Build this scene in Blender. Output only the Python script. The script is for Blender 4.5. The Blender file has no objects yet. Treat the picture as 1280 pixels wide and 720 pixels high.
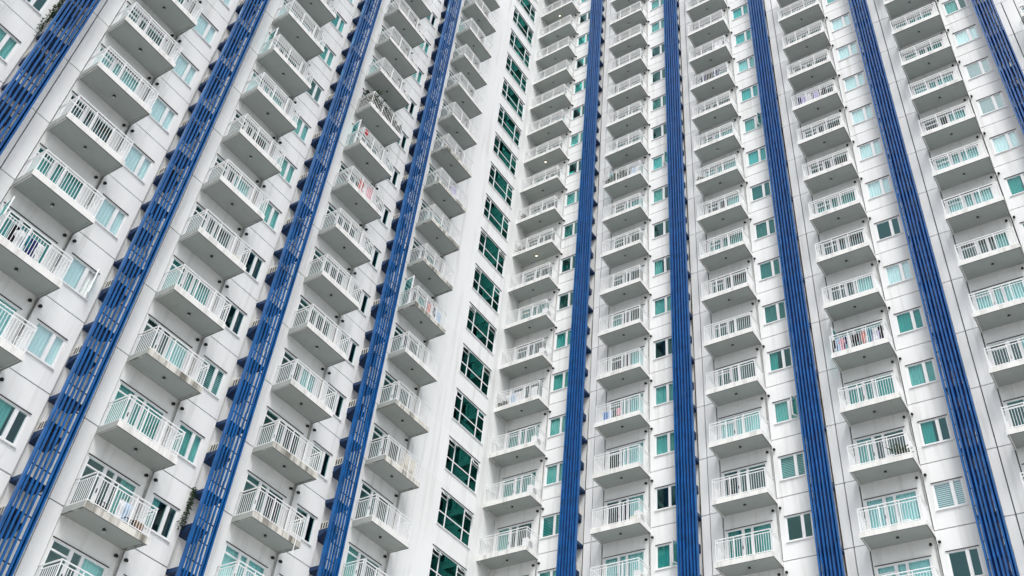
import bpy, math, random
from mathutils import Matrix, Vector
rnd = random.Random(7)
scene = bpy.context.scene
C = scene.collection

# ------------------------------------------------------------------ camera
EYE = 1.6
cam_d = bpy.data.cameras.new('camera'); cam = bpy.data.objects.new('camera', cam_d); C.objects.link(cam)
cam_d.sensor_width = 36.0; cam_d.lens = 36.0 * 1283.64 / 1280.0
cam_d.clip_start = 0.1; cam_d.clip_end = 4000
RT = Vector((0.83469, 0.54402, 0.08524)); UP = Vector((0.31509, -0.59878, 0.73633)); FW = Vector((-0.45160, 0.58778, 0.67122))
FW.normalize(); RT = (RT - FW * RT.dot(FW)).normalized(); UP = RT.cross(FW)
m = Matrix(((RT.x, UP.x, -FW.x, 0), (RT.y, UP.y, -FW.y, 0), (RT.z, UP.z, -FW.z, EYE), (0, 0, 0, 1)))
cam.matrix_world = m
scene.camera = cam

# ------------------------------------------------------------------ sky and sun
SUN_EL, SUN_AZ = math.radians(56), math.radians(138)     # azimuth: clockwise from +Y
w = bpy.data.worlds.new('World'); scene.world = w; w.use_nodes = True
nt = w.node_tree; nt.nodes.clear()
sky = nt.nodes.new('ShaderNodeTexSky'); sky.sky_type = 'NISHITA'; sky.sun_disc = False
sky.sun_elevation = SUN_EL; sky.sun_rotation = SUN_AZ; sky.air_density = 1.0; sky.dust_density = 4.0; sky.ozone_density = 1.0
hs = nt.nodes.new('ShaderNodeHueSaturation'); hs.inputs['Saturation'].default_value = 0.42
bg = nt.nodes.new('ShaderNodeBackground'); bg.inputs['Strength'].default_value = 0.15
wo = nt.nodes.new('ShaderNodeOutputWorld')
nt.links.new(sky.outputs[0], hs.inputs['Color']); nt.links.new(hs.outputs[0], bg.inputs['Color']); nt.links.new(bg.outputs[0], wo.inputs[0])
sd = bpy.data.lights.new('sun', 'SUN'); sd.energy = 1.4; sd.angle = math.radians(18); sd.color = (1.0, 0.985, 0.96)
so = bpy.data.objects.new('sun', sd); C.objects.link(so)
sdir = Vector((math.sin(SUN_AZ) * math.cos(SUN_EL), math.cos(SUN_AZ) * math.cos(SUN_EL), math.sin(SUN_EL)))
so.rotation_euler = sdir.to_track_quat('Z', 'Y').to_euler(); so.location = (30, -30, 120)
vs = scene.view_settings; vs.view_transform = 'Standard'; vs.look = 'None'; vs.exposure = 0.46; vs.gamma = 1.0; vs.use_curve_mapping = False
scene.cycles.max_bounces = 7; scene.cycles.transparent_max_bounces = 12

# ------------------------------------------------------------------ materials
def new_mat(name):
    mt = bpy.data.materials.new(name); mt.use_nodes = True
    return mt, mt.node_tree, mt.node_tree.nodes['Principled BSDF']
def plain(name, col, rough=0.5, spec=0.4, metal=0.0, var=0.0, scale=6.0):
    mt, t, b = new_mat(name)
    b.inputs['Roughness'].default_value = rough; b.inputs['Specular IOR Level'].default_value = spec; b.inputs['Metallic'].default_value = metal
    b.inputs['Base Color'].default_value = (*col, 1)
    if var:
        n = t.nodes.new('ShaderNodeTexNoise'); n.inputs['Scale'].default_value = scale; n.inputs['Detail'].default_value = 5
        g = t.nodes.new('ShaderNodeNewGeometry'); t.links.new(g.outputs['Position'], n.inputs['Vector'])
        r = t.nodes.new('ShaderNodeValToRGB')
        r.color_ramp.elements[0].position = 0.3; r.color_ramp.elements[1].position = 0.7
        r.color_ramp.elements[0].color = (*[c * (1 - var) for c in col], 1); r.color_ramp.elements[1].color = (*[min(1, c * (1 + var * .5)) for c in col], 1)
        t.links.new(n.outputs[0], r.inputs[0]); t.links.new(r.outputs[0], b.inputs['Base Color'])
    return mt
def wall_mat(name, base, dirt=(0.30, 0.29, 0.25), amount=0.55, blotch=0.5, lo=.52, hi=.80):
    """painted render: cloudy tone, vertical rain streaks and fine speckle"""
    mt, t, b = new_mat(name); L = t.links; N = t.nodes
    b.inputs['Roughness'].default_value = 0.75; b.inputs['Specular IOR Level'].default_value = 0.25
    g = N.new('ShaderNodeNewGeometry'); oi = N.new('ShaderNodeObjectInfo')
    mp = N.new('ShaderNodeMapping'); mp.inputs['Scale'].default_value = (2.6, 2.6, 0.16); L.new(g.outputs['Position'], mp.inputs[0])
    n1 = N.new('ShaderNodeTexNoise'); n1.inputs['Scale'].default_value = 1.0; n1.inputs['Detail'].default_value = 7; n1.inputs['Roughness'].default_value = .62; L.new(mp.outputs[0], n1.inputs['Vector'])
    n2 = N.new('ShaderNodeTexNoise'); n2.inputs['Scale'].default_value = 0.55; n2.inputs['Detail'].default_value = 6; L.new(g.outputs['Position'], n2.inputs['Vector'])
    n3 = N.new('ShaderNodeTexNoise'); n3.inputs['Scale'].default_value = 18; n3.inputs['Detail'].default_value = 3; L.new(g.outputs['Position'], n3.inputs['Vector'])
    def mapr(src, a, bb, lo=0, hi=1):
        q = N.new('ShaderNodeMapRange'); q.inputs[1].default_value = a; q.inputs[2].default_value = bb; q.inputs[3].default_value = lo; q.inputs[4].default_value = hi
        L.new(src, q.inputs[0]); return q.outputs[0]
    def math_(op, x, y):
        q = N.new('ShaderNodeMath'); q.operation = op
        for i, v in enumerate((x, y)):
            if isinstance(v, (int, float)): q.inputs[i].default_value = v
            else: L.new(v, q.inputs[i])
        return q.outputs[0]
    streak = mapr(n1.outputs[0], lo, hi); cloud = mapr(n2.outputs[0], .35, .75)
    f = math_('MULTIPLY', streak, math_('ADD', math_('MULTIPLY', cloud, blotch), 1 - blotch))
    f = math_('MULTIPLY', f, amount)
    f = math_('ADD', f, mapr(oi.outputs['Random'], 0, 1, 0, .05))
    f = math_('ADD', f, mapr(n3.outputs[0], .62, .85, 0, .10))
    mx = N.new('ShaderNodeMix'); mx.data_type = 'RGBA'; mx.inputs['A'].default_value = (*base, 1); mx.inputs['B'].default_value = (*dirt, 1)
    L.new(f, mx.inputs['Factor']); L.new(mx.outputs['Result'], b.inputs['Base Color'])
    bp = N.new('ShaderNodeBump'); bp.inputs['Strength'].default_value = .12; bp.inputs['Distance'].default_value = .01; L.new(n3.outputs[0], bp.inputs['Height']); L.new(bp.outputs[0], b.inputs['Normal'])
    return mt
def glass_mat(name, tint, extra, coat=(.86, .97, .96)):
    mt, t, b = new_mat(name); N = t.nodes; L = t.links; N.remove(b)
    out = N['Material Output']
    tr = N.new('ShaderNodeBsdfTransparent'); tr.inputs[0].default_value = (*tint, 1)
    gl = N.new('ShaderNodeBsdfGlossy'); gl.inputs['Color'].default_value = (*coat, 1); gl.inputs['Roughness'].default_value = .03
    n = N.new('ShaderNodeTexNoise'); n.inputs['Scale'].default_value = .9; g = N.new('ShaderNodeNewGeometry'); L.new(g.outputs['Position'], n.inputs['Vector'])
    bp = N.new('ShaderNodeBump'); bp.inputs['Strength'].default_value = .06; bp.inputs['Distance'].default_value = .05; L.new(n.outputs[0], bp.inputs['Height']); L.new(bp.outputs[0], gl.inputs['Normal'])
    fr = N.new('ShaderNodeFresnel'); fr.inputs[0].default_value = 1.5
    ad = N.new('ShaderNodeMath'); ad.operation = 'ADD'; ad.inputs[1].default_value = extra; ad.use_clamp = True
    L.new(fr.outputs[0], ad.inputs[0])
    inv = N.new('ShaderNodeMath'); inv.operation = 'SUBTRACT'; inv.inputs[0].default_value = 1; L.new(g.outputs['Backfacing'], inv.inputs[1])   # only the outer face of the pane mirrors
    mu = N.new('ShaderNodeMath'); mu.operation = 'MULTIPLY'; L.new(ad.outputs[0], mu.inputs[0]); L.new(inv.outputs[0], mu.inputs[1])
    mx = N.new('ShaderNodeMixShader'); L.new(mu.outputs[0], mx.inputs[0]); L.new(tr.outputs[0], mx.inputs[1]); L.new(gl.outputs[0], mx.inputs[2]); L.new(mx.outputs[0], out.inputs[0])
    return mt
M = {}
M['wall'] = wall_mat('wall_paint', (0.82, 0.835, 0.84), amount=.60)
M['bay'] = wall_mat('bay_paint', (0.80, 0.815, 0.81), amount=.60)
M['recess'] = wall_mat('recess_paint', (0.82, 0.83, 0.82), dirt=(.16, .15, .12), amount=.7, blotch=.6, lo=.5, hi=.78)
M['slab'] = wall_mat('slab_concrete', (0.80, 0.805, 0.79), dirt=(.20, .19, .16), amount=.75, blotch=.6, lo=.48, hi=.76)
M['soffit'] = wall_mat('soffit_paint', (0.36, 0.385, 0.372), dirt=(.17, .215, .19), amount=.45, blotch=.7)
M['oldslab'] = wall_mat('old_slab_concrete', (0.70, 0.69, 0.64), dirt=(.08, .075, .055), amount=1.0, blotch=.4, lo=.42, hi=.60)
M['white'] = plain('white_metal', (0.84, 0.85, 0.86), .4, .5)
M['frame'] = plain('white_frame', (0.84, 0.85, 0.86), .4, .5)
M['dark'] = plain('dark_metal', (0.035, 0.04, 0.045), .6, .3)
M['black'] = plain('black_plastic', (0.012, 0.013, 0.014), .6, .3)
M['blue'] = plain('blue_paint_shaded', (0.002, 0.030, 0.16), .42, .4, var=.35, scale=2.2)  # screen paint darkened to imitate shade on the blade webs
M['blue_lit'] = plain('blue_paint_lit', (0.002, 0.090, 0.30), .34, .4, var=.35, scale=2.2)  # same screen paint lightened to imitate lit edges; frame uses it too
M['navy'] = plain('navy_paint', (0.004, 0.030, 0.100), .5, .4, var=.3, scale=3)
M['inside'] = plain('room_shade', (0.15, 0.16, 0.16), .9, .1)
M['pipe'] = plain('grey_pipe', (0.50, 0.50, 0.48), .6, .3, var=.4, scale=3)
M['rust'] = plain('stained_pipe', (.12, .085, .06), .8, .2, var=.7, scale=2.5)
M['ac'] = plain('ac_casing', (0.62, 0.61, 0.57), .5, .4, var=.25, scale=5)
M['grille'] = plain('ac_grille', (0.04, 0.04, 0.045), .6, .3)
M['glass'] = glass_mat('teal_glass', (.56, .84, .835), .085, (.42, .80, .80))
M['pale_glass'] = glass_mat('pale_teal_glass', (.88, .98, .98), .22, (.76, .95, .97))
M['hallglass'] = glass_mat('green_glass', (.06, .26, .22), .20, (.05, .36, .31))
M['cur_white'] = plain('white_curtain', (.88, .89, .88), .9, .1)
M['cur_teal'] = plain('teal_curtain', (.38, .58, .54), .9, .1)
M['cur_grey'] = plain('taupe_curtain', (.40, .33, .31), .9, .1)
M['blind'] = plain('blind_slat', (.72, .76, .74), .8, .2)
M['hall'] = plain('hall_wall', (.16, .20, .19), .9, .1, var=.5, scale=.6)
lm, lt, lb = new_mat('lit_bulb'); lb.inputs['Emission Color'].default_value = (1, .86, .6, 1); lb.inputs['Emission Strength'].default_value = 4
M['lit'] = lm
M['forecourt'] = plain('bounce_sheet_pale', (.40, .40, .385), .9, .2, var=.2, scale=.4)  # pale tone for the added sheet that bounces light upwards
M['ground'] = plain('asphalt', (.06, .062, .06), .9, .2, var=.2, scale=.15)

# ------------------------------------------------------------------ mesh helper
class MB:
    def __init__(s): s.v = []; s.f = []; s.mi = []
    def poly(s, pts, mi=0):
        o = len(s.v); s.v += [tuple(p) for p in pts]; s.f.append(tuple(range(o, o + len(pts)))); s.mi.append(mi); return s
    def box(s, x0, x1, y0, y1, z0, z1, mi=0):
        o = len(s.v)
        s.v += [(x0, y0, z0), (x1, y0, z0), (x1, y1, z0), (x0, y1, z0), (x0, y0, z1), (x1, y0, z1), (x1, y1, z1), (x0, y1, z1)]
        for q in ((0, 3, 2, 1), (4, 5, 6, 7), (0, 1, 5, 4), (1, 2, 6, 5), (2, 3, 7, 6), (3, 0, 4, 7)):
            s.f.append(tuple(o + i for i in q)); s.mi.append(mi)
        return s
    def obox(s, c, ax, ay, az, hx, hy, hz, mi=0):
        c, ax, ay, az = map(Vector, (c, ax, ay, az)); o = len(s.v)
        for k in (-1, 1):
            for i, j in ((-1, -1), (1, -1), (1, 1), (-1, 1)):
                s.v.append(tuple(c + ax * hx * i + ay * hy * j + az * hz * k))
        for q in ((0, 3, 2, 1), (4, 5, 6, 7), (0, 1, 5, 4), (1, 2, 6, 5), (2, 3, 7, 6), (3, 0, 4, 7)):
            s.f.append(tuple(o + i for i in q)); s.mi.append(mi)
        return s
    def tube(s, pts, r, n=8, mi=0, cap=True):
        pts = [Vector(p) for p in pts]; rs = r if isinstance(r, (list, tuple)) else [r] * len(pts); rings = []
        for i, p in enumerate(pts):
            d = (pts[min(i + 1, len(pts) - 1)] - pts[max(i - 1, 0)]).normalized()
            a = d.orthogonal().normalized() if i == 0 else (a - d * a.dot(d)).normalized()
            b = d.cross(a); o = len(s.v)
            s.v += [tuple(p + (a * math.cos(6.28318 * j / n) + b * math.sin(6.28318 * j / n)) * rs[i]) for j in range(n)]; rings.append(o)
        for q in range(len(rings) - 1):
            for j in range(n):
                s.f.append((rings[q] + j, rings[q] + (j + 1) % n, rings[q + 1] + (j + 1) % n, rings[q + 1] + j)); s.mi.append(mi)
        if cap:
            s.f.append(tuple(rings[0] + j for j in reversed(range(n)))); s.mi.append(mi)
            s.f.append(tuple(rings[-1] + j for j in range(n))); s.mi.append(mi)
        return s
    def holed(s, x0, x1, z0, z1, hx0, hx1, hz0, hz1, y0, y1):
        """slab with a rectangular opening, outer face at y0"""
        out = [(x0, z0), (x1, z0), (x1, z1), (x0, z1)]; inn = [(hx0, hz0), (hx1, hz0), (hx1, hz1), (hx0, hz1)]
        o = len(s.v)
        for y in (y0, y1):
            s.v += [(x, y, z) for x, z in out] + [(x, y, z) for x, z in inn]
        for i in range(4):
            j = (i + 1) % 4
            for q in ((i, j, 4 + j, 4 + i), (8 + j, 8 + i, 12 + i, 12 + j), (j, i, 8 + i, 8 + j), (4 + i, 4 + j, 12 + j, 12 + i)):
                s.f.append(tuple(o + k for k in q)); s.mi.append(0)
        return s
    def mesh(s, name, *mats, smooth=False):
        me = bpy.data.meshes.new(name); me.from_pydata(s.v, [], s.f)
        for k in mats: me.materials.append(M[k] if isinstance(k, str) else k)
        me.polygons.foreach_set('material_index', s.mi)
        if smooth: me.polygons.foreach_set('use_smooth', [True] * len(s.f))
        me.update(); return me

# ------------------------------------------------------------------ object helpers
ROOT_LOC = Vector((-28.7, 38.03, 0))
def link(o, parent=None):
    C.objects.link(o)
    if parent is not None: o.parent = parent
    return o
def empty(name, loc=(0, 0, 0)):
    o = bpy.data.objects.new(name, None); o.location = loc; o.empty_display_size = .5; return link(o)
def tag(o, label, cat, group=None):
    o['label'] = label; o['category'] = cat
    if group: o['group'] = group
    return o
class Wing:
    """local frame: x along the wall (rightwards), y into the wall, z up"""
    def __init__(s, origin, rot): s.o = Vector(origin); s.rot = rot; s.R = Matrix.Rotation(rot, 3, 'Z')
    def world(s, x, y, z): return s.o + s.R @ Vector((x, y, z))
RW = Wing((0, 38.03, 0), 0.0); LW = Wing((-28.17, 0, 0), math.pi / 2)
tower = empty('apartment_tower', ROOT_LOC)
tag(tower, 'white panelled apartment tower with two balconied wings meeting at an inner corner', 'building')
def part(name, me, wing, x, y, z):
    o = bpy.data.objects.new(name, me); o.location = wing.world(x, y, z) - ROOT_LOC; o.rotation_euler = (0, 0, wing.rot); return link(o, tower)
def sub(name, me, parent, x=0, y=0, z=0):
    o = bpy.data.objects.new(name, me); o.location = (x, y, z); return link(o, parent)
def standing(name, me, wing, x, y, z, rot=0.0):
    o = bpy.data.objects.new(name, me); o.location = wing.world(x, y, z); o.rotation_euler = (0, 0, wing.rot + rot); return link(o)

# ------------------------------------------------------------------ layout
H = 3.0; Z0 = 23.973 + EYE
RX = [-27.201, -20.884, -14.744, -8.594, -2.428, 3.737]
LY = [3.945, 10.245, 16.547, 22.855, 28.897]
RROWS = [(-2, 18), (-2, 16), (-2, 14), (-3, 12), (-4, 11), (-4, 8)]
LROWS = [(1, 7), (-4, 7), (-5, 9), (-4, 11), (-3, 14)]
JZ = 0.26; G = 0.024          # floor joint height above soffit, half joint width
TH = 0.14
ZB, ZT = JZ + G, JZ + H - G
W0, W1, WZ0, WZ1 = 1.57, 2.73, 1.10, 2.29
D0, D1, DZ0, DZ1 = -1.17, 0.95, 0.29, 2.28
BAYBACK, RECBACK = 0.07, 0.11

ground = bpy.data.objects.new('ground', MB().poly([(-900, -900, 0), (900, -900, 0), (900, 900, 0), (-900, 900, 0)]).mesh('ground', 'ground')); link(ground); ground['kind'] = 'structure'
forecourt = bpy.data.objects.new('forecourt', MB().poly([(-28, -26, .004), (34, -26, .004), (34, 37.9, .004), (-28, 37.9, .004)]).mesh('forecourt', 'forecourt')); link(forecourt); forecourt['kind'] = 'structure'  # unseen pale sheet, added to bounce light onto the lower soffits

# ------------------------------------------------------------------ shared meshes
def me_window_panel(x0): return MB().holed(x0, 3.03, ZB, ZT, W0, W1, WZ0, WZ1, 0, TH).mesh('window_panel', 'wall')
def me_bay(h): return MB().holed(-h + G, h - G, ZB, ZT, D0, D1, DZ0, DZ1, BAYBACK, BAYBACK + TH).mesh('balcony_wall', 'bay')
ME = {}
ME['wpan'] = {1.28: me_window_panel(1.28 + G), 1.45: me_window_panel(1.45 + G)}
ME['bay'] = {1.28: me_bay(1.28), 1.45: me_bay(1.45)}
ME['side'] = MB().box(-1.875 + G, -1.28 - G, 0, TH, ZB, ZT).mesh('side_panel', 'wall')
ME['narrow'] = MB().box(-2.28, -1.875 - G, 0, TH, ZB, ZT).mesh('narrow_panel', 'wall')

def me_frame_window():
    b = MB(); t = .065; y0, y1 = .012, .085
    b.box(W0, W0 + t, y0, y1, WZ0, WZ1); b.box(W1 - t, W1, y0, y1, WZ0, WZ1)
    b.box(W0 + t, W1 - t, y0 + .002, y1, WZ1 - t, WZ1); b.box(W0 + t, W1 - t, y0 + .002, y1, WZ0, WZ0 + t)
    b.box(2.235, 2.375, y0 + .001, y1, WZ0 + t, WZ1 - t)
    return b.mesh('window', 'frame')
ME['win'] = me_frame_window()
ME['wpaneA'] = MB().box(W0 + .06, 2.24, .045, .055, WZ0 + .06, WZ1 - .06).mesh('fixed_pane', 'glass')
ME['wpaneB'] = MB().box(2.37, W1 - .06, .045, .055, WZ0 + .06, WZ1 - .06).mesh('casement_pane', 'glass')
ME['wpaneA2'] = MB().box(W0 + .06, 2.24, .045, .055, WZ0 + .06, WZ1 - .06).mesh('fixed_pane_pale', 'pale_glass')
ME['wpaneB2'] = MB().box(2.37, W1 - .06, .045, .055, WZ0 + .06, WZ1 - .06).mesh('casement_pane_pale', 'pale_glass')
ME['wsill'] = MB().box(W0 - .05, W1 + .05, -.055, .05, WZ0 - .045, WZ0 - .003).mesh('sill', 'frame')
ME['wcap'] = MB().box(W0 - .035, W1 + .035, -.035, .04, WZ1 + .004, WZ1 + .026).mesh('drip_cap', 'dark')
# opened casement: sash hinged on its right edge
def me_sash():
    b = MB(); w_ = .36; z0, z1 = WZ0 + .05, WZ1 - .05; t = .05
    ax = Vector((-math.cos(1.05), -math.sin(1.05), 0)); ay = Vector((0, 0, 1)).cross(ax); az = Vector((0, 0, 1)); o = Vector((W1 - .03, 0, 0))
    for (a, bb, c, d) in ((0, t, z0, z1), (w_ - t, w_, z0, z1)):
        b.obox(o + ax * (a + bb) / 2 + az * (c + d) / 2, ax, ay, az, (bb - a) / 2, .02, (d - c) / 2)
    for c in (z0 + t / 2, z1 - t / 2):
        b.obox(o + ax * w_ / 2 + az * c, ax, ay, az, w_ / 2 - t, .019, t / 2)
    b.obox(o + ax * w_ / 2 + az * (z0 + z1) / 2, ax, ay, az, w_ / 2 - t, .004, (z1 - z0) / 2 - t, 1)
    return b.mesh('open_sash', 'frame', 'glass')
ME['sash'] = me_sash()

def me_frame_door():
    b = MB(); t = .07; y0, y1 = BAYBACK + .015, BAYBACK + .09
    b.box(D0, D0 + t, y0, y1, DZ0, DZ1); b.box(D1 - t, D1, y0, y1, DZ0, DZ1)
    b.box(D0 + t, D1 - t, y0 + .002, y1, DZ1 - t, DZ1)
    for a, c in ((-.47, -.33), (-.035, .085)): b.box(a, c, y0 + .001, y1, DZ0, DZ1 - t)
    b.box(D0 + t, -.47, y0 + .003, y1, DZ0, DZ0 + .10)
    b.box(D0 + t, -.47, y0 + .003, y1, DZ1 - t - .30, DZ1 - t - .24)
    b.box(-.33, -.035, y0 + .003, y1, DZ0, DZ0 + .52); b.box(.085, D1 - t, y0 + .003, y1, DZ0, DZ0 + .52)
    return b.mesh('balcony_door', 'frame')
ME['door'] = me_frame_door()
yd = BAYBACK + .05
ME['dpA'] = MB().box(D0 + .065, -.465, yd, yd + .01, DZ0 + .09, DZ1 - .065).mesh('door_pane', 'glass')
ME['dpB'] = MB().box(-.335, -.03, yd, yd + .01, DZ0 + .51, DZ1 - .065).mesh('narrow_pane', 'glass')
ME['dpC'] = MB().box(.08, D1 - .065, yd, yd + .01, DZ0 + .51, DZ1 - .065).mesh('wide_pane', 'glass')
M['mid_glass'] = glass_mat('mid_teal_glass', (.74, .915, .915), .06, (.6, .92, .92))
for k_ in 'AB':
    q_ = ME['wpane' + k_].copy(); q_.materials[0] = M['mid_glass']; ME['wpane' + k_ + '3'] = q_
for k_ in 'ABC':
    q_ = ME['dp' + k_].copy(); q_.materials[0] = M['mid_glass']; ME['dp' + k_ + '2'] = q_
ME['dcap'] = MB().box(D0 - .035, D1 + .035, BAYBACK - .035, BAYBACK + .04, DZ1 + .004, DZ1 + .028).mesh('drip_cap', 'dark')
ME['handle'] = MB().box(-.45, -.43, BAYBACK - .03, BAYBACK + .02, 1.25, 1.40).mesh('door_handle', 'dark')

def curtain(x0, x1, z0, z1, y, mat, amp=.025, wl=.13, seed=0):
    r = random.Random(seed); b = MB(); n = max(6, int((x1 - x0) / .028)); ph = r.random() * 6
    top = []; bot = []
    for i in range(n + 1):
        x = x0 + (x1 - x0) * i / n; yy = y + amp * math.sin(x / wl * 6.283 + ph + .8 * math.sin(x * 5 + ph))
        top.append((x, yy, z1)); bot.append((x + .01 * math.sin(i), yy * 1.0 + .01, z0))
    for i in range(n): b.poly([bot[i], bot[i + 1], top[i + 1], top[i]])
    return b.mesh('curtain', mat)
def blind(x0, x1, z0, z1, y):
    b = MB(); n = int((z1 - z0) / .085)
    for i in range(n):
        z = z0 + (i + .5) * (z1 - z0) / n
        b.obox(((x0 + x1) / 2, y, z), (1, 0, 0), (0, .45, .89), (0, -.89, .45), (x1 - x0) / 2, .033, .002)
    return b.mesh('blind', 'blind')
wy = .125
WIN = {
    'l': ('curtain', [curtain(W0 - .05, W1 + .05, WZ0 - .05, WZ1 + .05, wy, 'cur_white', seed=i) for i in range(3)]),
    't': ('curtain', [curtain(W0 - .05, W1 + .05, WZ0 - .05, WZ1 + .05, wy, 'cur_teal', seed=i) for i in range(3)]),
    'g': ('curtain', [curtain(W0 - .05, W1 + .05, WZ0 - .05, WZ1 + .05, wy, 'cur_grey', seed=i) for i in range(2)]),
    'h': ('curtain', [curtain(W0 - .05, W0 + .42 + .1 * i, WZ0 - .05, WZ1 + .05, wy, 'cur_teal', seed=i + 5) for i in range(3)]),
    'b': ('blind', [blind(W0 - .02, W1 + .02, WZ0, WZ1 + .02, wy)]),
    'd': None}
dy = BAYBACK + .15
DOOR = {
    'l': ('curtain', [curtain(D0, D1, DZ0, DZ1 + .02, dy, 'cur_white', seed=i) for i in range(3)]),
    'h': ('curtain', [curtain(a, c, DZ0, DZ1 + .02, dy, mt, seed=i) for i, (a, c, mt) in enumerate(((.1, D1, 'cur_white'), (D0, -.4, 'cur_teal'), (.35, D1, 'cur_teal'), (-.5, D1, 'cur_white')))]),
    't': ('curtain', [curtain(D0, D1, DZ0, DZ1 + .02, dy, 'cur_teal', seed=i) for i in range(3)]),
    'b': ('blind', [blind(D0, D1, DZ0, DZ1, dy)]),
    'd': None}

DEP = 1.07
def me_slab(x0, x1, mat):
    """slab with a drip rim round a slightly recessed soffit"""
    b = MB(); y0, y1 = -DEP, BAYBACK + .05; z1 = .235; r = .085; zi = .04
    o = [(x0, y0), (x1, y0), (x1, y1), (x0, y1)]; i_ = [(x0 + r, y0 + r), (x1 - r, y0 + r), (x1 - r, y1), (x0 + r, y1)]
    n = 4; base = 0
    b.v += [(x, y, 0) for x, y in o] + [(x, y, 0) for x, y in i_] + [(x, y, zi) for x, y in i_] + [(x, y, z1) for x, y in o]
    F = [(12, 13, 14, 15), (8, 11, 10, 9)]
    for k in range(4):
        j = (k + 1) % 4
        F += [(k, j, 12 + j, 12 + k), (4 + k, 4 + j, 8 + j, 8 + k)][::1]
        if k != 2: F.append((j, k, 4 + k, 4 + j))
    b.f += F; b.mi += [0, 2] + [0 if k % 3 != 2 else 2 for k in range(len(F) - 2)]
    # thin second groove line
    b.box(x0 + .03, x1 - .03, y0 + .028, y0 + .042, -.006, .004, 1)
    for xa in (x0 + .03, x1 - .044): b.box(xa, xa + .014, y0 + .043, y1 - .12, -.006, .004, 1)
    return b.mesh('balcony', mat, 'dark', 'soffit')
ME['slab'] = {(1.28, 0): me_slab(-1.30, 1.30, 'slab'), (1.45, 0): me_slab(-1.47, 1.47, 'slab'), (1.28, 1): me_slab(-1.30, 1.30, 'oldslab')}
def me_rail(h):
    b = MB(); x0, x1 = -h, h; yf = -DEP + .05; yb = BAYBACK
    zb, zm, zt = .315, 1.165, 1.30
    b.box(x0 - .025, x1 + .025, yf - .02, yf + .02, zt - .03, zt)
    b.box(x0, x1, yf - .012, yf + .012, zm - .029, zm); b.box(x0, x1, yf - .012, yf + .012, zb - .029, zb)
    for x in (x0, x1):
        b.box(x - .022, x + .022, yf + .026, yb, zt - .034, zt - .002)
        b.box(x - .014, x + .014, yf + .016, yb, zm - .029, zm - .001); b.box(x - .014, x + .014, yf + .016, yb, zb - .029, zb - .001)
    def post(x, y, w_=.015, z0=.235, z1=zt - .036): b.box(x - w_, x + w_, y - w_, y + w_, z0, z1)
    for x in (x0, x0 + (x1 - x0) / 3, x0 + 2 * (x1 - x0) / 3, x1): post(x, yf)
    for x in (x0, x1): post(x, yb - .03)
    n = int((x1 - x0) / .107)
    for i in range(1, n):
        x = x0 + (x1 - x0) * i / n
        b.box(x - .008, x + .008, yf - .008, yf + .008, zb - .001, zm - .029)
    n = int((yb - yf) / .107)
    for x in (x0, x1):
        for i in range(1, n):
            y = yf + (yb - yf) * i / n
            b.box(x - .008, x + .008, y - .008, y + .008, zb - .001, zm - .028)
    return b.mesh('railing', 'white')
ME['rail'] = {1.28: me_rail(1.235), 1.45: me_rail(1.40)}
def me_lamp(lit):
    b = MB(); b.tube([(0, -.5, .03), (0, -.5, -.035)], .055, 10, 0); b.tube([(0, -.5, -.0355), (0, -.5, -.085), (0, -.5, -.105)], [.032, .045, .02], 10, 1)
    return b.mesh('ceiling_lamp', 'dark', 'lit' if lit else 'pipe')
ME['lamp'] = [me_lamp(0), me_lamp(1)]
def me_vent(y):
    b = MB(); b.tube([(0, y + .02, 0), (0, y - .06, 0), (0, y - .095, -.03), (0, y - .10, -.07)], [.055, .055, .054, .05], 10, 0); return b.mesh('vent', 'black')
ME['ventA'] = me_vent(BAYBACK); ME['ventB'] = me_vent(0)

# ------------------------------------------------------------------ cells
WST = {('R', 0): dict(zip(range(15, -2, -1), 'dtdtdtdtgddttttbt')), ('R', 1): dict(zip(range(14, -2, -1), 'ttddgdlhdhtdttdt')),
       ('R', 2): dict(zip(range(12, -2, -1), 'llllolbgbghobd'.replace('o', 't'))), ('R', 3): dict(zip(range(10, -3, -1), 'lllllldlttTbd'.replace('T', 'h'))),
       ('R', 4): dict(zip(range(9, 3, -1), 'hlbblh')), ('L', 1): dict(zip(range(4, -4, -1), 'lllllllh')),
       ('L', 2): dict(zip(range(7, -4, -1), 'ttdtttddbth')), ('L', 3): dict(zip(range(10, -3, -1), 'dttdddddddddd'))}
OPEN_SASH = {('R', 2, 8), ('R', 2, 1), ('L', 1, -1), ('R', 1, 8), ('R', 1, -1)}
PALE = {('L', 0), ('L', 1), ('R', 3), ('R', 4), ('R', 5)}
LIT = {('R', 0, 16), ('R', 0, 10), ('R', 0, 7)}
OLD = {('L', 4, 0), ('L', 4, 1), ('L', 4, 3), ('L', 4, 5), ('L', 4, 7), ('L', 4, 4), ('L', 2, -3), ('L', 4, 6), ('L', 3, -2), ('L', 3, -1), ('L', 2, -1)}
DOORS = {}
def dress(parent, table, code):
    e = table[code]
    if e: sub(e[0], rnd.choice(e[1]), parent)
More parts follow.
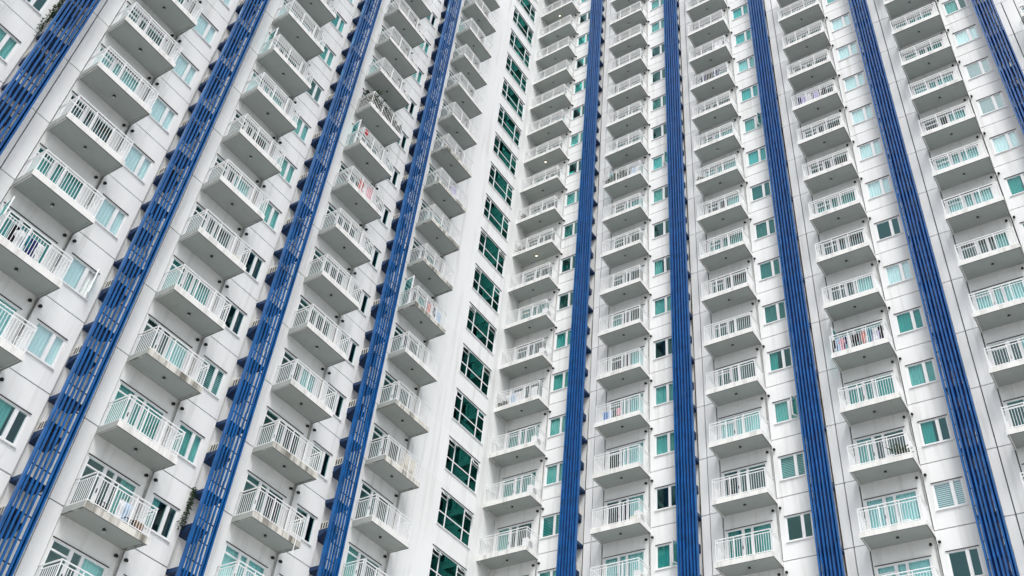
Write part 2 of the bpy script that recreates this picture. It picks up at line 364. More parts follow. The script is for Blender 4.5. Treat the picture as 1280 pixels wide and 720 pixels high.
def cell(wn, wing, ci, xc, k, half):
    z = Z0 + k * H; corner_col = (wn == 'R' and ci == 0); last_left = (wn == 'L' and ci == 4)
    bay = part('balcony_wall', ME['bay'][half], wing, xc, 0, z)
    sub('vent', ME['ventA'], bay, half - .23, 0, H - .25)
    if not corner_col:
        part('side_panel', ME['side'], wing, xc, 0, z); part('narrow_panel', ME['narrow'], wing, xc, 0, z)
    if not last_left:
        wp = part('window_panel', ME['wpan'][half], wing, xc, 0, z)
        sub('vent', ME['ventB'], wp, half + .13, 0, H - .25)
        wd = part('window', ME['win'], wing, xc, 0, z)
        code = WST.get((wn, ci), {}).get(k) or rnd.choice('ltdbhl')
        pale = (wn, ci) in PALE and code in 'lb'
        opened = (wn, ci, k) in OPEN_SASH
        gv = '2' if pale else ('3' if code in 'tlbh' and rnd.random() < .55 else '')
        sub('fixed_pane', ME['wpaneA' + gv], wd)
        if opened: sub('open_sash', ME['sash'], wd)
        else: sub('casement_pane', ME['wpaneB' + gv], wd)
        sub('sill', ME['wsill'], wd); sub('drip_cap', ME['wcap'], wd)
        dress(wd, WIN, code)
    dr = part('balcony_door', ME['door'], wing, xc, 0, z); DOORS[(wn, ci, k)] = dr
    pool = 'lhhtbddl' if (wn, ci) in PALE else ('ddddhhtl' if wn == 'R' else 'dddhhtld')
    dc = rnd.choice(pool); v_ = '2' if dc in 'lbh' and rnd.random() < .85 else ''
    sub('door_pane', ME['dpA' + v_], dr); sub('narrow_pane', ME['dpB' + v_], dr); sub('wide_pane', ME['dpC' + v_], dr); sub('door_cap', ME['dcap'], dr); sub('door_handle', ME['handle'], dr)
    dress(dr, DOOR, dc)
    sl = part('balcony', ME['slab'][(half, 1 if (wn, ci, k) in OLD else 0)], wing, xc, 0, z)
    sub('railing', ME['rail'][half], sl); sub('ceiling_lamp', ME['lamp'][1 if (wn, ci, k) in LIT else 0], sl)

def strip(name, wing, x0, x1, y0, y1, z0, z1, mat='wall'):
    return part(name, MB().box(x0, x1, y0, y1, z0, z1).mesh(name, mat), wing, 0, 0, 0)
ZTOP = Z0 + 22 * H

def sweep(rings, name, mat):
    b = MB()
    for rg in rings: b.v += [tuple(p) for p in rg]
    n = len(rings)
    b.f += [(3, 2, 1, 0), tuple(4 * (n - 1) + j for j in range(4))]
    for q in range(n - 1):
        for j in range(4): b.f.append((4 * q + j, 4 * q + (j + 1) % 4, 4 * q + 4 + (j + 1) % 4, 4 * q + 4 + j))
    b.mi = [0] * len(b.f)
    return b.mesh(name, mat)
def screen(wn, wing, x, k0, k1, name='blue_screen'):
    """column of slanted vertical blades standing off the wall, with floor ledges and trays"""
    z0 = Z0 + k0 * H - .4; z1 = Z0 + k1 * H + .4
    fr = MB().holed(x - .49, x + .485, z0, z1, x - .415, x + .425, z0 + .06, z1 - .06, -.72, -.56)
    sc = part(name, fr.mesh('screen_frame', 'blue_lit'), wing, 0, 0, 0)
    b = MB()
    for zz in [z0 + .75 * i + .3 for i in range(int((z1 - z0) / .75))]:
        b.box(x - .46, x + .46, -.545, -.52, zz - .018, zz + .018)
    rl = sub('rails', b.mesh('rails', 'navy'), sc); rl['kind'] = 'stuff'
    ang = math.radians(33)
    ax = Vector((-math.sin(ang), -math.cos(ang), 0)); ay = Vector((math.cos(ang), -math.sin(ang), 0)); az = Vector((0, 0, 1))
    for i in range(5):
        xx = x - .272 + i * .160
        r = random.Random(i * 31 + int(x * 10)); lo, hi = z0 + .02, z1 - .02
        cuts = [lo]; q = Z0 + k0 * H + .25 + (4 - i) * .55
        while q < hi - .3:
            if q > lo + .3: cuts.append(q)
            q += H
        cuts.append(hi); web = []; edge = []
        for a_, b_ in zip(cuts[:-1], cuts[1:]):
            an = ang + r.uniform(-.10, .10); dx, dy_ = r.uniform(-.012, .012), r.uniform(-.016, .016)
            u_ = Vector((-math.sin(an), -math.cos(an), 0)); v_ = Vector((math.cos(an), -math.sin(an), 0)); c_ = Vector((xx + dx, -.625 + dy_, 0)); f_ = c_ + u_ * .095
            for zz in (a_ + (.012 if a_ > lo else 0), b_ - (.012 if b_ < hi else 0)):
                web.append([c_ + u_ * p * .095 + v_ * w_ * .009 + az * zz for p, w_ in ((-1, -1), (1, -1), (1, 1), (-1, 1))])
                edge.append([f_ + Vector((p * .034, w_ * .022, 0)) + az * zz for p, w_ in ((-1, -1), (1, -1), (1, 1), (-1, 1))])
        sub('blade', sweep(web, 'blade', 'blue'), sc); sub('blade', sweep(edge, 'blade_edge', 'blue_lit'), sc)  # shaded web and lit front edge: the shading is put into the colours
    return sc
ME['ledge'] = MB().box(-.42, .42, -.53, RECBACK + .02, .09, .25).mesh('ledge', 'navy')
def me_tray():
    b = MB(); x0, x1 = -.40, .27
    P = [(RECBACK, 1.50), (RECBACK, 1.90), (-.46, 1.90), (-.46, 1.80)]
    o = len(b.v); b.v += [(x0, y, z) for y, z in P] + [(x1, y, z) for y, z in P]
    b.f += [(0, 1, 2, 3), (7, 6, 5, 4)] + [(i, 4 + i, 4 + (i + 1) % 4, (i + 1) % 4) for i in range(4)]; b.mi += [0] * 6
    return b.mesh('tray', 'navy')
ME['tray'] = me_tray()
def me_ac():
    b = MB(); b.box(-.28, .28, -.40, RECBACK, 0, .36)
    for i in range(3): b.box(-.283, -.279, -.36 + i * .13, -.285 + i * .13, .05, .31, 1)
    for i in range(3): b.box(.279, .283, -.36 + i * .13, -.285 + i * .13, .05, .31, 1)
    return b.mesh('casing', 'ac', 'grille')
ME['ac'] = me_ac()
ME['accoil'] = MB().box(-.25, .25, -.408, -.401, .03, .33).mesh('coil', 'grille')

ORD = ['first', 'second', 'third', 'fourth', 'fifth', 'sixth']
def gap(wn, wing, gi, xl, xr, k0, k1):
    """service recess between two bays: wall strip, screen, ledges, trays, air conditioners"""
    x = (xl + xr) / 2
    rp = MB().box(xl - .05, xr + .05, RECBACK, RECBACK + .1, ZB, ZT).mesh('recess_panel', 'recess')
    for k in range(k0, k1 + 1): part('recess_panel', rp, wing, 0, 0, Z0 + k * H)
    strip('lower_wall', wing, xl - .05, xr + .05, RECBACK, RECBACK + .1, 0, Z0 + k0 * H + JZ - G); strip('upper_wall', wing, xl - .05, xr + .05, RECBACK, RECBACK + .1, Z0 + (k1 + 1) * H + JZ + G, ZTOP)
    sc = screen(wn, wing, x, k0, k1 + 1)
    r = random.Random(gi); zz = [Z0 + k0 * H + q * 1.1 for q in range(int((k1 - k0 + 1) * H / 1.1))]
    if wn == 'R': part('drain_line', MB().tube([(xr - .05 + r.uniform(-.012, .012), RECBACK - .045, q) for q in zz], [r.choice((.018, .022, .034)) for q in zz], 7).mesh('drain_line', 'rust', smooth=True), wing, 0, 0, 0)
    side = 'hall window wing' if wn == 'L' else 'wing without hall windows'
    for k in range(k0, k1 + 1):
        z = Z0 + k * H
        sub('ledge', ME['ledge'], sc, x, 0, z); sub('tray', ME['tray'], sc, x, 0, z)
        if rnd.random() < .9:
            a = bpy.data.objects.new('air_conditioner', None); a.location = wing.world(x - .10 + rnd.uniform(-.03, .03), rnd.uniform(-.03, .02), z + 1.902); a.rotation_euler = (0, 0, wing.rot); link(a)
            tag(a, 'air conditioner behind the %s blue screen from the inner corner, %s' % (ORD[gi], side), 'air conditioner', 'air conditioners behind the %s blue screen, %s' % (ORD[gi], side))
            sub('casing', ME['ac'], a); sub('coil', ME['accoil'], a)
    return sc

def column(wn, wing, ci, xc, rows, half):
    for k in range(rows[0], rows[1] + 1): cell(wn, wing, ci, xc, k, half)
    zb = Z0 + rows[0] * H + JZ - G; zt = Z0 + (rows[1] + 1) * H + JZ + G
    x0 = xc - (half + .02 if (wn == 'R' and ci == 0) else 2.28); x1 = xc + (3.03 if not (wn == 'L' and ci == 4) else 1.28)
    strip('lower_wall', wing, x0, x1, 0, .3, 0, zb); strip('upper_wall', wing, x0, x1, 0, .3, zt, ZTOP)
    px = xc + half - .06
    p = MB(); p.tube([(px, BAYBACK - .04, Z0 + rows[0] * H), (px, BAYBACK - .04, zt)], .02, 8); part('downpipe', p.mesh('downpipe', 'pipe', smooth=True), wing, 0, 0, 0)

for i, x in enumerate(RX): column('R', RW, i, x, RROWS[i], 1.45 if i == 0 else 1.28)
for i, x in enumerate(LY): column('L', LW, i, x, LROWS[i], 1.28)
for i in range(len(RX) - 1):
    k0 = max(RROWS[i][0], RROWS[i + 1][0]) - 1; k1 = max(RROWS[i][1], RROWS[i + 1][1])
    gap('R', RW, i, RX[i] + 3.03, RX[i + 1] - 2.28, k0, k1)
for i in range(len(LY) - 1):
    k0 = min(LROWS[i][0], LROWS[i + 1][0]); k1 = max(LROWS[i][1], LROWS[i + 1][1])
    gap('L', LW, len(LY) - 2 - i, LY[i] + 3.03, LY[i + 1] - 2.28, k0, k1)

# ------------------------------------------------------------------ hall wall beside the inner corner
HX0, HX1 = LY[4] + 1.28, LY[4] + 6.83
hw0, hw1, hz0, hz1 = LY[4] + 4.07, LY[4] + 6.74, -.04, 1.80
ME['hallpan'] = MB().holed(HX0 + G, HX1, -.9, 2.1, hw0, hw1, hz0, hz1, 0, TH).mesh('hall_panel', 'wall')
def hall_frame():
    b = MB(); t = .05; y0, y1 = .01, .08; a, c = LY[4] + 4.66, LY[4] + 6.08
    b.box(hw0, hw0 + t, y0, y1, hz0, hz1); b.box(hw1 - t, hw1, y0, y1, hz0, hz1); b.box(hw0 + t, hw1 - t, y0 + .002, y1, hz0, hz0 + t); b.box(hw0 + t, hw1 - t, y0 + .002, y1, hz1 - t, hz1)
    for x in (a, c): b.box(x - .03, x + .03, y0 + .001, y1, hz0 + t, hz1 - t)
    b.box(hw0 + t, hw1 - t, y0 + .004, y1 - .004, .64, .69)
    for p, q in ((hw0 + t, a - .03), (c + .03, hw1 - t)): b.box(p, q, y0 + .003, y1 - .003, 1.41, 1.46)
    return b.mesh('hall_window', 'frame')
ME['hallwin'] = hall_frame()
def hp(x0, x1, z0, z1): return MB().box(x0, x1, .04, .05, z0, z1).mesh('hall_pane', 'hallglass')
a_, c_ = LY[4] + 4.66, LY[4] + 6.08
HP = [hp(hw0 + .04, a_ - .02, hz0 + .04, .65), hp(hw0 + .04, a_ - .02, .68, 1.42), hp(a_ + .02, c_ - .02, hz0 + .04, .65), hp(a_ + .02, c_ - .02, .68, hz1 - .04), hp(c_ + .02, hw1 - .04, hz0 + .04, .65), hp(c_ + .02, hw1 - .04, .68, 1.42)]
def awning(x0, x1, tilt):
    b = MB(); ang = math.radians(tilt); t = .045; h_ = .33; hinge = Vector((0, .03, hz1 - .055)); dn = Vector((0, -math.sin(ang), -math.cos(ang))); ax = Vector((1, 0, 0)); nn = ax.cross(dn)
    for (p, q) in ((0, t), (h_ - t, h_)): b.obox(hinge + ax * (x0 + x1) / 2 + dn * (p + q) / 2, ax, dn, nn, (x1 - x0) / 2, t / 2, .016)
    for x in (x0 + t / 2, x1 - t / 2): b.obox(hinge + ax * x + dn * h_ / 2, ax, dn, nn, t / 2, h_ / 2 - t, .0155)
    b.obox(hinge + ax * (x0 + x1) / 2 + dn * h_ / 2, ax, dn, nn, (x1 - x0) / 2 - t, h_ / 2 - t, .004, 1)
    return b.mesh('awning_sash', 'frame', 'hallglass')
AWN = [[awning(hw0 + .055, a_ - .035, t) for t in (0, 22, 38)], [awning(c_ + .035, hw1 - .055, t) for t in (0, 22, 38)]]
ME['hcap'] = MB().box(hw0 - .04, hw1 + .04, -.03, .04, hz1 + .004, hz1 + .03).mesh('drip_cap', 'dark')
ME['hsill'] = MB().box(hw0 - .04, hw1 + .03, -.05, .04, hz0 - .045, hz0 - .003).mesh('sill', 'frame')
K0, K1 = -3, 17
for k in range(K0, K1 + 1):
    z = Z0 + k * H
    part('hall_panel', ME['hallpan'], LW, 0, 0, z)
    hwn = part('hall_window', ME['hallwin'], LW, 0, 0, z)
    for p in HP: sub('hall_pane', p, hwn)
    for side in (0, 1):
        t = rnd.choice((0, 0, 0, 1)) if k > 4 else rnd.choice((0, 1, 2, 2))
        sub('awning_sash', AWN[side][t], hwn)
    sub('hall_cap', ME['hcap'], hwn); sub('hall_sill', ME['hsill'], hwn)
strip('lower_wall', LW, HX0, HX1, 0, .3, 0, Z0 + K0 * H - .9); strip('upper_wall', LW, HX0, HX1, 0, .3, Z0 + K1 * H + 2.1, ZTOP)
# set-back strip of wall up to the inner corner, and the return beside the hall windows
strip('corner_wall', LW, HX1 + .1, 38.03 + .6, .48, .9, 0, ZTOP)
strip('corner_return', LW, HX1 - .001, HX1 + .1, 0.001, .95, 0, ZTOP)
# building mass behind the panels
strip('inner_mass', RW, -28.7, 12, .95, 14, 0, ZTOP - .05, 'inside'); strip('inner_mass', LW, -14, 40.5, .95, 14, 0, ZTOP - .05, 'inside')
# outer ends
strip('end_wall', RW, RX[5] + 3.03, RX[5] + 9.2, 0, .95, 0, ZTOP); strip('end_wall', LW, -14, LY[0] - 2.28, 0, .95, 0, ZTOP)

# ------------------------------------------------------------------ things on the balconies
SLABZ = .235
def cmat(name, col): 
    if name not in M: M[name] = plain(name, col, .9, .1, var=.25, scale=14)
    return name
COL = {'black': (.015, .015, .02), 'white': (.78, .80, .82), 'pale blue': (.45, .60, .78), 'pink': (.72, .38, .44), 'lavender': (.50, .47, .72), 'navy': (.02, .035, .14),
       'teal': (.03, .22, .28), 'red': (.55, .05, .05), 'grey': (.25, .26, .27), 'blue': (.05, .20, .50), 'cream': (.72, .66, .50), 'salmon': (.75, .28, .24)}
for k_, v_ in COL.items(): cmat('cloth_' + k_, v_)
def me_garment(kind, w_, h_, col, seed):
    r = random.Random(seed); b = MB(); nx, nz = 8, 9; ph = r.random() * 6; fr = []; bk = []
    for j in range(nz + 1):
        v = j / nz; rowf = []; rowb = []
        if kind == 'shirt': hw = w_ / 2 * (1.25 - .1 * v if v < .34 else .82 + .10 * v)
        elif kind == 'trousers': hw = w_ / 2 * (.72 + .2 * v)
        elif kind == 'dress': hw = w_ / 2 * (.7 + .45 * v)
        else: hw = w_ / 2 * (1 - .04 * v)
        for i in range(nx + 1):
            u_ = i / nx * 2 - 1; fold = .022 * math.sin(u_ * 7 + ph + v * 1.5) * (.3 + v) + .012 * math.sin(v * 9 + ph)
            th = .016 * (1 - u_ * u_) + .003
            z = -v * h_ + (.03 * abs(u_) * (-1) if j == 0 and kind != 'towel' else 0)
            if kind == 'trousers' and v > .45 and abs(u_) < .2: th = .002
            rowf.append((u_ * hw, fold - th, z)); rowb.append((u_ * hw, fold + th, z))
        fr.append(rowf); bk.append(rowb)
    for j in range(nz):
        for i in range(nx):
            if kind == 'trousers' and j > nz * .45 and i in (3, 4): continue
            b.poly([fr[j + 1][i], fr[j + 1][i + 1], fr[j][i + 1], fr[j][i]]); b.poly([bk[j][i], bk[j][i + 1], bk[j + 1][i + 1], bk[j + 1][i]])
        for i in (0, nx): b.poly([fr[j][i], fr[j + 1][i], bk[j + 1][i], bk[j][i]] if i == 0 else [bk[j][i], bk[j + 1][i], fr[j + 1][i], fr[j][i]])
    return b.mesh(kind, 'cloth_' + col, smooth=True)
def me_line(x0, x1, z, y): 
    b = MB()
    b.tube([(x0, y, z), (x1, y, z)], .008, 6)
    for x in (x0, x1): b.tube([(x, y, SLABZ), (x, y, z)], .010, 6); b.tube([(x, y - .18, SLABZ + .012), (x, y + .18, SLABZ + .012)], .010, 6)
    return b.mesh('drying_rack', 'white')
def laundry(wn, ci, k, items, y, ztop, where, grp, rack=True):
    wing = RW if wn == 'R' else LW; xc = (RX if wn == 'R' else LY)[ci]; z = Z0 + k * H
    x0 = min(i[0] for i in items) - .15; x1 = max(i[0] for i in items) + .15
    if rack: tag(standing('drying_rack', me_line(x0, x1, ztop + .01, 0), wing, xc, y, z), 'thin white drying rack holding clothes on ' + where, 'drying rack')
    seen = {}
    for n_, (x, kind, col, w_, h_) in enumerate(items):
        o = standing(kind, me_garment(kind, w_ * 1.2, h_ * 1.08, col, n_ + ci * 7 + k), wing, xc + x, y + rnd.uniform(-.02, .02), z + ztop)
        key = (kind, col); q = seen.get(key, 0); seen[key] = q + 1
        tag(o, '%s %s drying on %s' % (col, kind, where), 'laundry', grp)
wheres = {'a': 'the balcony crowded end to end with laundry', 'b': 'a balcony facing the hall windows beside a red shirt'}
laundry('R', 3, 2, [(-1.1, 'trousers', 'black', .26, .8), (-.95, 'towel', 'pale blue', .16, .75), (-.77, 'shirt', 'pink', .24, .72), (-.58, 'trousers', 'navy', .2, .7), (-.42, 'towel', 'white', .14, .66), (-.28, 'trousers', 'black', .24, .8),
        (-.06, 'trousers', 'black', .24, .78), (.10, 'towel', 'grey', .14, .6), (.22, 'shirt', 'salmon', .2, .62), (.34, 'towel', 'white', .2, .78), (.48, 'shirt', 'teal', .2, .8), (.62, 'dress', 'lavender', .22, .74),
        (.76, 'towel', 'white', .2, .7), (.90, 'dress', 'lavender', .26, .66), (1.02, 'shirt', 'black', .16, .7)], -.88, 1.14, wheres['a'], 'laundry on the crowded balcony')
laundry('L', 4, 3, [(-.25, 'towel', 'grey', .2, .7), (.0, 'shirt', 'salmon', .3, .55), (.2, 'towel', 'white', .2, .75), (.38, 'trousers', 'black', .2, .5), (.58, 'towel', 'pale blue', .26, .8), (.82, 'dress', 'pale blue', .3, .8)], -.86, 1.14, 'the old slab balcony facing the hall windows', 'laundry on the balcony facing the hall windows')
laundry('R', 0, 3, [(-.75, 'shirt', 'white', .3, .6), (-.42, 'towel', 'pale blue', .26, .62), (-.1, 'shirt', 'white', .3, .66), (.2, 'towel', 'white', .24, .6), (.95, 'towel', 'white', .36, .75)], -.80, 1.12, 'the inner corner balcony with planters', 'laundry on the inner corner balcony')
laundry('R', 2, 10, [(-.1, 'shirt', 'black', .4, .7), (-.45, 'towel', 'navy', .3, .5), (.45, 'shirt', 'navy', .3, .7)], -.85, 1.2, 'the balcony with only black clothes', 'black laundry high up')
laundry('R', 2, 11, [(.75, 'towel', 'white', .5, .7)], -.9, 1.15, 'the balcony above the black clothes', None)
laundry('L', 1, -1, [(-.75, 'towel', 'black', .2, .8), (-.55, 'shirt', 'white', .3, .7), (-.25, 'trousers', 'teal', .28, .7), (.0, 'shirt', 'navy', .3, .6), (.2, 'towel', 'white', .2, .6)], -.82, 1.12, 'the balcony beside the opened casement', 'laundry beside the opened casement')
laundry('L', 3, 4, [(-.35, 'towel', 'red', .3, .7), (-.05, 'towel', 'white', .34, .75), (.22, 'towel', 'pink', .3, .72)], -.93, 1.14, 'the balcony with red and white cloths', 'red and white cloths')
laundry('R', 1, 2, [(-.85, 'towel', 'blue', .3, .6), (-.6, 'towel', 'pale blue', .2, .5), (-.1, 'shirt', 'pink', .2, .4)], -.7, 1.05, 'the balcony with blue towels', 'towels on the blue towel balcony')
laundry('R', 1, 8, [(.75, 'towel', 'pale blue', .3, .75), (.95, 'towel', 'white', .2, .7)], -.8, 1.15, 'the balcony among tall potted plants', 'towels among potted plants')
laundry('L', 2, -3, [(.15, 'towel', 'white', .26, .6), (.35, 'towel', 'pale blue', .22, .66)], -.75, 1.05, 'the balcony with shoe boxes on its floor', 'towels over the shoe boxes')

laundry('R', 3, 8, [(-.85, 'trousers', 'navy', .2, .6), (-.6, 'shirt', 'lavender', .24, .6), (-.3, 'towel', 'white', .2, .6), (.1, 'dress', 'lavender', .26, .7), (.6, 'trousers', 'black', .24, .75)], -.86, 1.16, 'the balcony with lavender dresses up high', 'lavender laundry')
laundry('L', 4, 6, [(.2, 'towel', 'lavender', .3, .7), (.55, 'towel', 'white', .26, .7)], -.86, 1.14, 'the balcony with one lavender towel', None)
laundry('L', 3, 5, [(-1.0, 'towel', 'red', .2, .3)], -1.0, 1.28, 'the balcony below the green one, open door behind', None, rack=False)
M['leaf'] = plain('leaf', (.045, .085, .03), .6, .3, var=.5, scale=9); M['leaf2'] = plain('pale_leaf', (.10, .14, .06), .6, .3, var=.5, scale=9)
M['clay'] = plain('clay', (.24, .09, .05), .8, .2, var=.3); M['planter'] = plain('black_planter', (.02, .02, .02), .6, .3); M['cream'] = plain('cream_plastic', (.74, .70, .58), .5, .4); M['card'] = plain('carton', (.22, .14, .08), .8, .2, var=.3)
def leaf(b, p, d, L_, wd):
    d = Vector(d).normalized(); s_ = d.cross(Vector((0, 0, 1)));  s_ = s_.normalized() if s_.length > .01 else Vector((1, 0, 0)); up = s_.cross(d)
    p = Vector(p); m1 = p + d * L_ * .5 + up * L_ * .06; tip = p + d * L_ - up * L_ * .08
    b.poly([p, m1 - s_ * wd, tip]); b.poly([p, tip, m1 + s_ * wd])
def me_foliage(h_, rad, n, seed, mat, spiky=False):
    r = random.Random(seed); b = MB()
    if spiky:
        for i in range(n):
            a = r.random() * 6.283; e = r.uniform(.5, 1.35); leaf(b, (0, 0, .18), (math.cos(a) * math.cos(e), math.sin(a) * math.cos(e), math.sin(e)), h_ * r.uniform(.7, 1), .025)
    else:
        stems = [(r.uniform(-.05, .05), r.uniform(-.05, .05), r.uniform(-.35, .35), r.uniform(-.35, .35)) for _ in range(5)]
        for x, y, dx, dy_ in stems: b.tube([(x, y, .15), (x + dx * rad, y + dy_ * rad, .15 + h_ * .9)], .006, 5)
        for i in range(n):
            x, y, dx, dy_ = r.choice(stems); t = r.uniform(.2, 1); a = r.random() * 6.283
            leaf(b, (x + dx * rad * t, y + dy_ * rad * t, .15 + h_ * .9 * t), (math.cos(a), math.sin(a), r.uniform(-.3, .7)), r.uniform(.10, .2) * rad / .25, .035)
    return b.mesh('foliage', mat)
FOL = [me_foliage(.55, .25, 60, 1, 'leaf'), me_foliage(.8, .3, 80, 2, 'leaf'), me_foliage(.45, .22, 55, 3, 'leaf2'), me_foliage(.6, .2, 26, 4, 'leaf', True), me_foliage(.35, .25, 50, 5, 'leaf2')]
POT = [MB().tube([(0, 0, 0), (0, 0, .16), (0, 0, .20)], [.09, .125, .13], 12).mesh('pot', mt_) for mt_ in ('clay', 'planter', 'white')]
def plant(wn, ci, k, x, y, fi, pi, label, grp=None, zoff=SLABZ, sc_=1.0):
    wing = RW if wn == 'R' else LW; xc = (RX if wn == 'R' else LY)[ci]
    e = empty('potted_plant', wing.world(xc + x, y, Z0 + k * H + zoff)); e.rotation_euler = (0, 0, rnd.random() * 6); 
    tag(e, label, 'plant', grp); sub('pot', POT[pi], e).scale = (min(1, sc_),) * 3; sub('foliage', FOL[fi], e).scale = (min(sc_, 1) * 1.2, min(sc_, 1) * 1.2, sc_)
gp = random.Random(21)
for n_ in range(15):
    x = -1.12 + 2.24 * n_ / 14; 
    plant('L', 3, 6, x, gp.choice((-.86, -.88, -.7)), gp.choice((0, 1, 1, 2)), gp.choice((1, 1, 0, 2)), 'leafy pot plant crowding the balcony that is full of greenery', 'pot plants on the green balcony', sc_=gp.uniform(1.0, 1.7))
plant('L', 3, 6, -1.1, -.45, 1, 0, 'tall leafy plant reaching over the rail end of the green balcony', sc_=1.6)
plant('L', 3, 6, -1.0, -.15, 2, 1, 'pale leafed plant against the wall of the green balcony', sc_=1.9)
for n_, (x, f_) in enumerate([(-1.1, 0), (-.85, 3), (-.6, 1), (-.1, 1), (.1, 0)]):
    plant('R', 1, 8, x, -.82, f_, n_ % 3, 'pot plant on the balcony with a pale blue towel', 'pot plants beside a pale blue towel')
for x in (-1.2, -1.05, -.9, -.75): plant('R', 0, 3, x, -.9, 4, 1, 'small pot plant on the inner corner balcony with laundry', 'small plants on the inner corner balcony', sc_=.7)
plant('R', 3, 0, .78, -.85, 3, 1, 'spiky plant in a black planter beside a white crate')
plant('R', 3, 0, 1.0, -.8, 3, 1, 'small spiky plant at the railing end, next to another', sc_=.7)
plant('R', 0, 8, -1.1, -.85, 0, 0, 'lone leafy plant in a clay pot, inner corner balcony')
plant('R', 2, 7, -1.05, -.85, 4, 2, 'lone pale plant in a white pot at a railing end')
plant('R', 0, 7, -1.0, -.8, 3, 0, 'lone spiky plant in a clay pot, inner corner balcony', sc_=.9)

def chair(wn, ci, k, x, y, rot, label):
    wing = RW if wn == 'R' else LW; xc = (RX if wn == 'R' else LY)[ci]
    e = empty('plastic_chair', wing.world(xc + x, y, Z0 + k * H + SLABZ)); e.rotation_euler = (0, 0, wing.rot + rot); tag(e, label, 'chair')
    sub('seat', MB().box(-.21, .21, -.2, .22, .40, .43).mesh('seat', 'cream'), e)
    for sx in (-1, 1):
        for y0, y1 in ((-.19, -.15), (.16, .20)): sub('leg', MB().box(sx * .19 - .02, sx * .19 + .02, y0, y1, 0, .399).mesh('leg', 'cream'), e)
        sub('armrest', MB().box(sx * .19 - .022, sx * .19 + .022, -.2, .24, .60, .625).box(sx * .19 - .018, sx * .19 + .018, -.19, -.16, .43, .61).mesh('armrest', 'cream'), e)
    b = MB()
    for i in range(5): b.obox((-.16 + i * .08, .235, .63), (1, 0, 0), (0, .98, -.2), (0, .2, .98), .028, .01, .22)
    b.obox((0, .275, .84), (1, 0, 0), (0, .98, -.2), (0, .2, .98), .2, .014, .035)
    sub('backrest', b.mesh('backrest', 'cream'), e)
chair('L', 4, 0, .32, -.72, math.pi, 'cream plastic chair on the balcony with a crumbling slab edge')
chair('L', 4, 0, .80, -.66, 2.6, 'second cream plastic chair, turned, by the downpipe end')

def condenser(wn, ci, k, x, y, rot, label, grp):
    wing = RW if wn == 'R' else LW; xc = (RX if wn == 'R' else LY)[ci]
    e = empty('condenser_unit', wing.world(xc + x, y, Z0 + k * H + SLABZ)); e.rotation_euler = (0, 0, wing.rot + rot); tag(e, label, 'air conditioner', grp)
    sub('casing', MC[0], e); sub('fan_guard', MC[1], e)
    for q in (-.28, .28): sub('foot', MC[2], e, q)
b = MB(); 
for r_ in (.05, .10, .15, .19):
    b.tube([(-.08 + r_ * math.cos(6.2832 * i / 20), -.155, .33 + r_ * math.sin(6.2832 * i / 20)) for i in range(21)], .006, 5, cap=False)
b.tube([(-.08, -.146, .33), (-.08, -.151, .33)], .20, 20, 1)
MC = [MB().box(-.38, .38, -.145, .145, .06, .60).mesh('casing', 'white'), b.mesh('fan_guard', 'white', 'grille'), MB().box(-.03, .03, -.13, .13, 0, .06).mesh('foot', 'dark')]
for k in (-1, 0, 1, 2, 4, 5): condenser('R', 0, k, 1.17, -.42, math.pi / 2, 'white condenser with round fan on an inner corner balcony', 'condensers on the inner corner balconies')
for k in (-1, 0): condenser('R', 1, k, 1.0, -.42, math.pi / 2, 'white condenser with round fan behind the second balcony column', 'condensers on the second column')

def crate(wn, ci, k, x, y, mat, label, w_=.36, h_=.17):
    wing = RW if wn == 'R' else LW; xc = (RX if wn == 'R' else LY)[ci]
    b = MB(); b.box(-w_ / 2, w_ / 2, -.13, .13, 0, .02); 
    for zz in (.02, h_ - .03): 
        b.box(-w_ / 2, w_ / 2, -.13, -.115, zz, zz + .03); b.box(-w_ / 2, w_ / 2, .115, .13, zz, zz + .03); b.box(-w_ / 2, -w_ / 2 + .015, -.115, .115, zz, zz + .03); b.box(w_ / 2 - .015, w_ / 2, -.115, .115, zz, zz + .03)
    for i in range(5):
        xx = -w_ / 2 + .02 + i * (w_ - .04) / 4
        for yy in (-.122, .122): b.box(xx - .012, xx + .012, yy - .006, yy + .006, .04, h_ - .02)
    tag(standing('crate', b.mesh('crate', mat), wing, xc + x, y, Z0 + k * H + SLABZ), label, 'crate')
crate('R', 3, -1, .55, -.88, 'white', 'white slatted crate alone on a balcony floor')
crate('R', 3, 0, .42, -.88, 'white', 'white slatted crate beside black planters')
crate('L', 2, -3, -.6, -.85, 'planter', 'black slatted crate of shoes below the towels', .4, .3)
crate('L', 2, -3, .45, -.88, 'planter', 'black slatted crate beside a carton at the railing', .4, .25)
def carton(wn, ci, k, x, y, sx, sy, sz, mat, label):
    wing = RW if wn == 'R' else LW; xc = (RX if wn == 'R' else LY)[ci]
    b = MB(); b.box(-sx, sx, -sy, sy, 0, sz); b.obox((0, -sy * .5, sz + .03), (1, 0, 0), (0, .9, .4), (0, -.4, .9), sx, sy * .5, .004); b.obox((0, sy * .6, sz + .03), (1, 0, 0), (0, .9, -.4), (0, .4, .9), sx, sy * .5, .004)
    tag(standing('carton', b.mesh('carton', mat), wing, xc + x, y, Z0 + k * H + SLABZ), label, 'box')
carton('L', 2, -3, .85, -.8, .17, .14, .36, 'card', 'brown carton with open flaps on the towel balcony')
carton('R', 1, 0, .85, -.75, .16, .14, .3, 'cream', 'cream carton beside a white condenser')
carton('R', 0, 7, -.45, -.8, .17, .14, .22, 'card', 'brown carton beside a spiky plant, inner corner balcony')
carton('L', 2, 1, .8, -.75, .16, .14, .3, 'cream', 'cream carton at the window end of a tidy balcony')

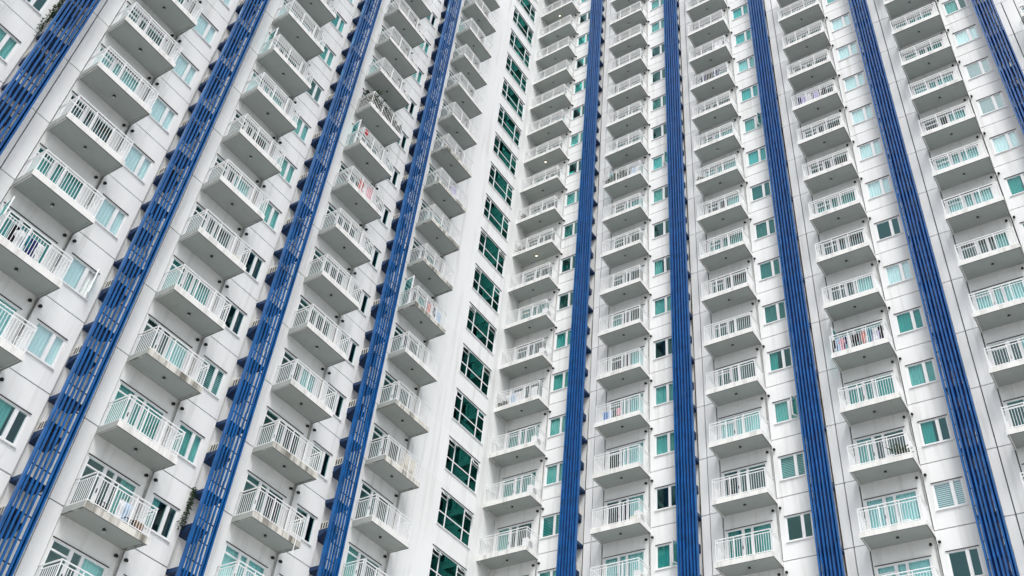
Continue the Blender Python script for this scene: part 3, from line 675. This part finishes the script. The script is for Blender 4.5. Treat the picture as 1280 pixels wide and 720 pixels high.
# open door leaves
def me_leaf_door():
    b = MB(); w_ = .68; t = .075; ang = math.radians(98); ax = Vector((math.cos(ang), -math.sin(ang), 0)); az = Vector((0, 0, 1)); ay = az.cross(ax); o = Vector((D0 + .05, BAYBACK + .01, 0)); z0, z1 = DZ0 + .02, DZ1 - .07
    for p, q in ((0, t), (w_ - t, w_)): b.obox(o + ax * (p + q) / 2 + az * (z0 + z1) / 2, ax, ay, az, t / 2, .02, (z1 - z0) / 2)
    for c in (z0 + .05, z1 - t / 2): b.obox(o + ax * w_ / 2 + az * c, ax, ay, az, w_ / 2 - t, .0195, t / 2 if c > 1 else .05)
    b.obox(o + ax * w_ / 2 + az * (z0 + z1) / 2, ax, ay, az, w_ / 2 - t, .004, (z1 - z0) / 2 - t, 1)
    return b.mesh('open_door_leaf', 'frame', 'glass')
LD = me_leaf_door()
for wn, ci, k in (('L', 4, 3), ('L', 3, 5), ('L', 1, -1), ('R', 3, 2), ('L', 2, 5), ('R', 1, 8)):
    sub('open_door_leaf', LD, DOORS[(wn, ci, k)])

# vines hanging from the ledges
def vine(wing, x, y, z, length, seed, label, spread=.16):
    r = random.Random(seed); e = empty('hanging_vine', wing.world(x, y, z)); e.rotation_euler = (0, 0, wing.rot); tag(e, label, 'vine')
    st = MB(); fo = MB()
    for q in range(7):
        x0 = r.uniform(-spread, spread); L_ = length * r.uniform(.45, 1); pts = []
        for i in range(9):
            t = i / 8; pts.append((x0 + .10 * math.sin(t * 6 + q) * t - .08 * t * (q % 3), -.02 - .10 * math.sin(t * 3.1) - r.uniform(0, .03), .05 - L_ * t))
        st.tube(pts, .006, 5)
        for i in range(26):
            t = r.random(); k_ = min(7, int(t * 8)); p = Vector(pts[k_]).lerp(Vector(pts[k_ + 1]), t * 8 - k_); a = r.random() * 6.283
            leaf(fo, p, (math.cos(a), math.sin(a), r.uniform(-.7, .3)), r.uniform(.07, .14), .03)
    sub('stem', st.mesh('stem', 'leaf'), e); sub('foliage', fo.mesh('foliage', 'leaf'), e)
vine(LW, LY[2] + 3.04, -.02, Z0 - 2 * H + .28, 1.9, 3, 'vine trailing past a ledge towards an air conditioner', .12)
vine(LW, LY[0] + 3.05, -.02, Z0 + 3 * H + .30, 3.6, 5, 'long dark vine beside the outermost blue screen, hall window wing', .10)
vine(LW, LY[0] + 3.05, -.02, Z0 + 4 * H + .30, 2.6, 6, 'shorter dark vine above the long one at the outermost screen', .10)
# pole leaning over a slab edge
pm = MB().tube([(0, 0, 0), (0.02, -.02, 1.5)], .016, 8).mesh('pole', 'white')
tag(standing('pole', pm, LW, LY[3] + .95, -DEP - .03, Z0 - 2 * H - .42), 'white pole hanging over the edge of a balcony slab', 'pole')
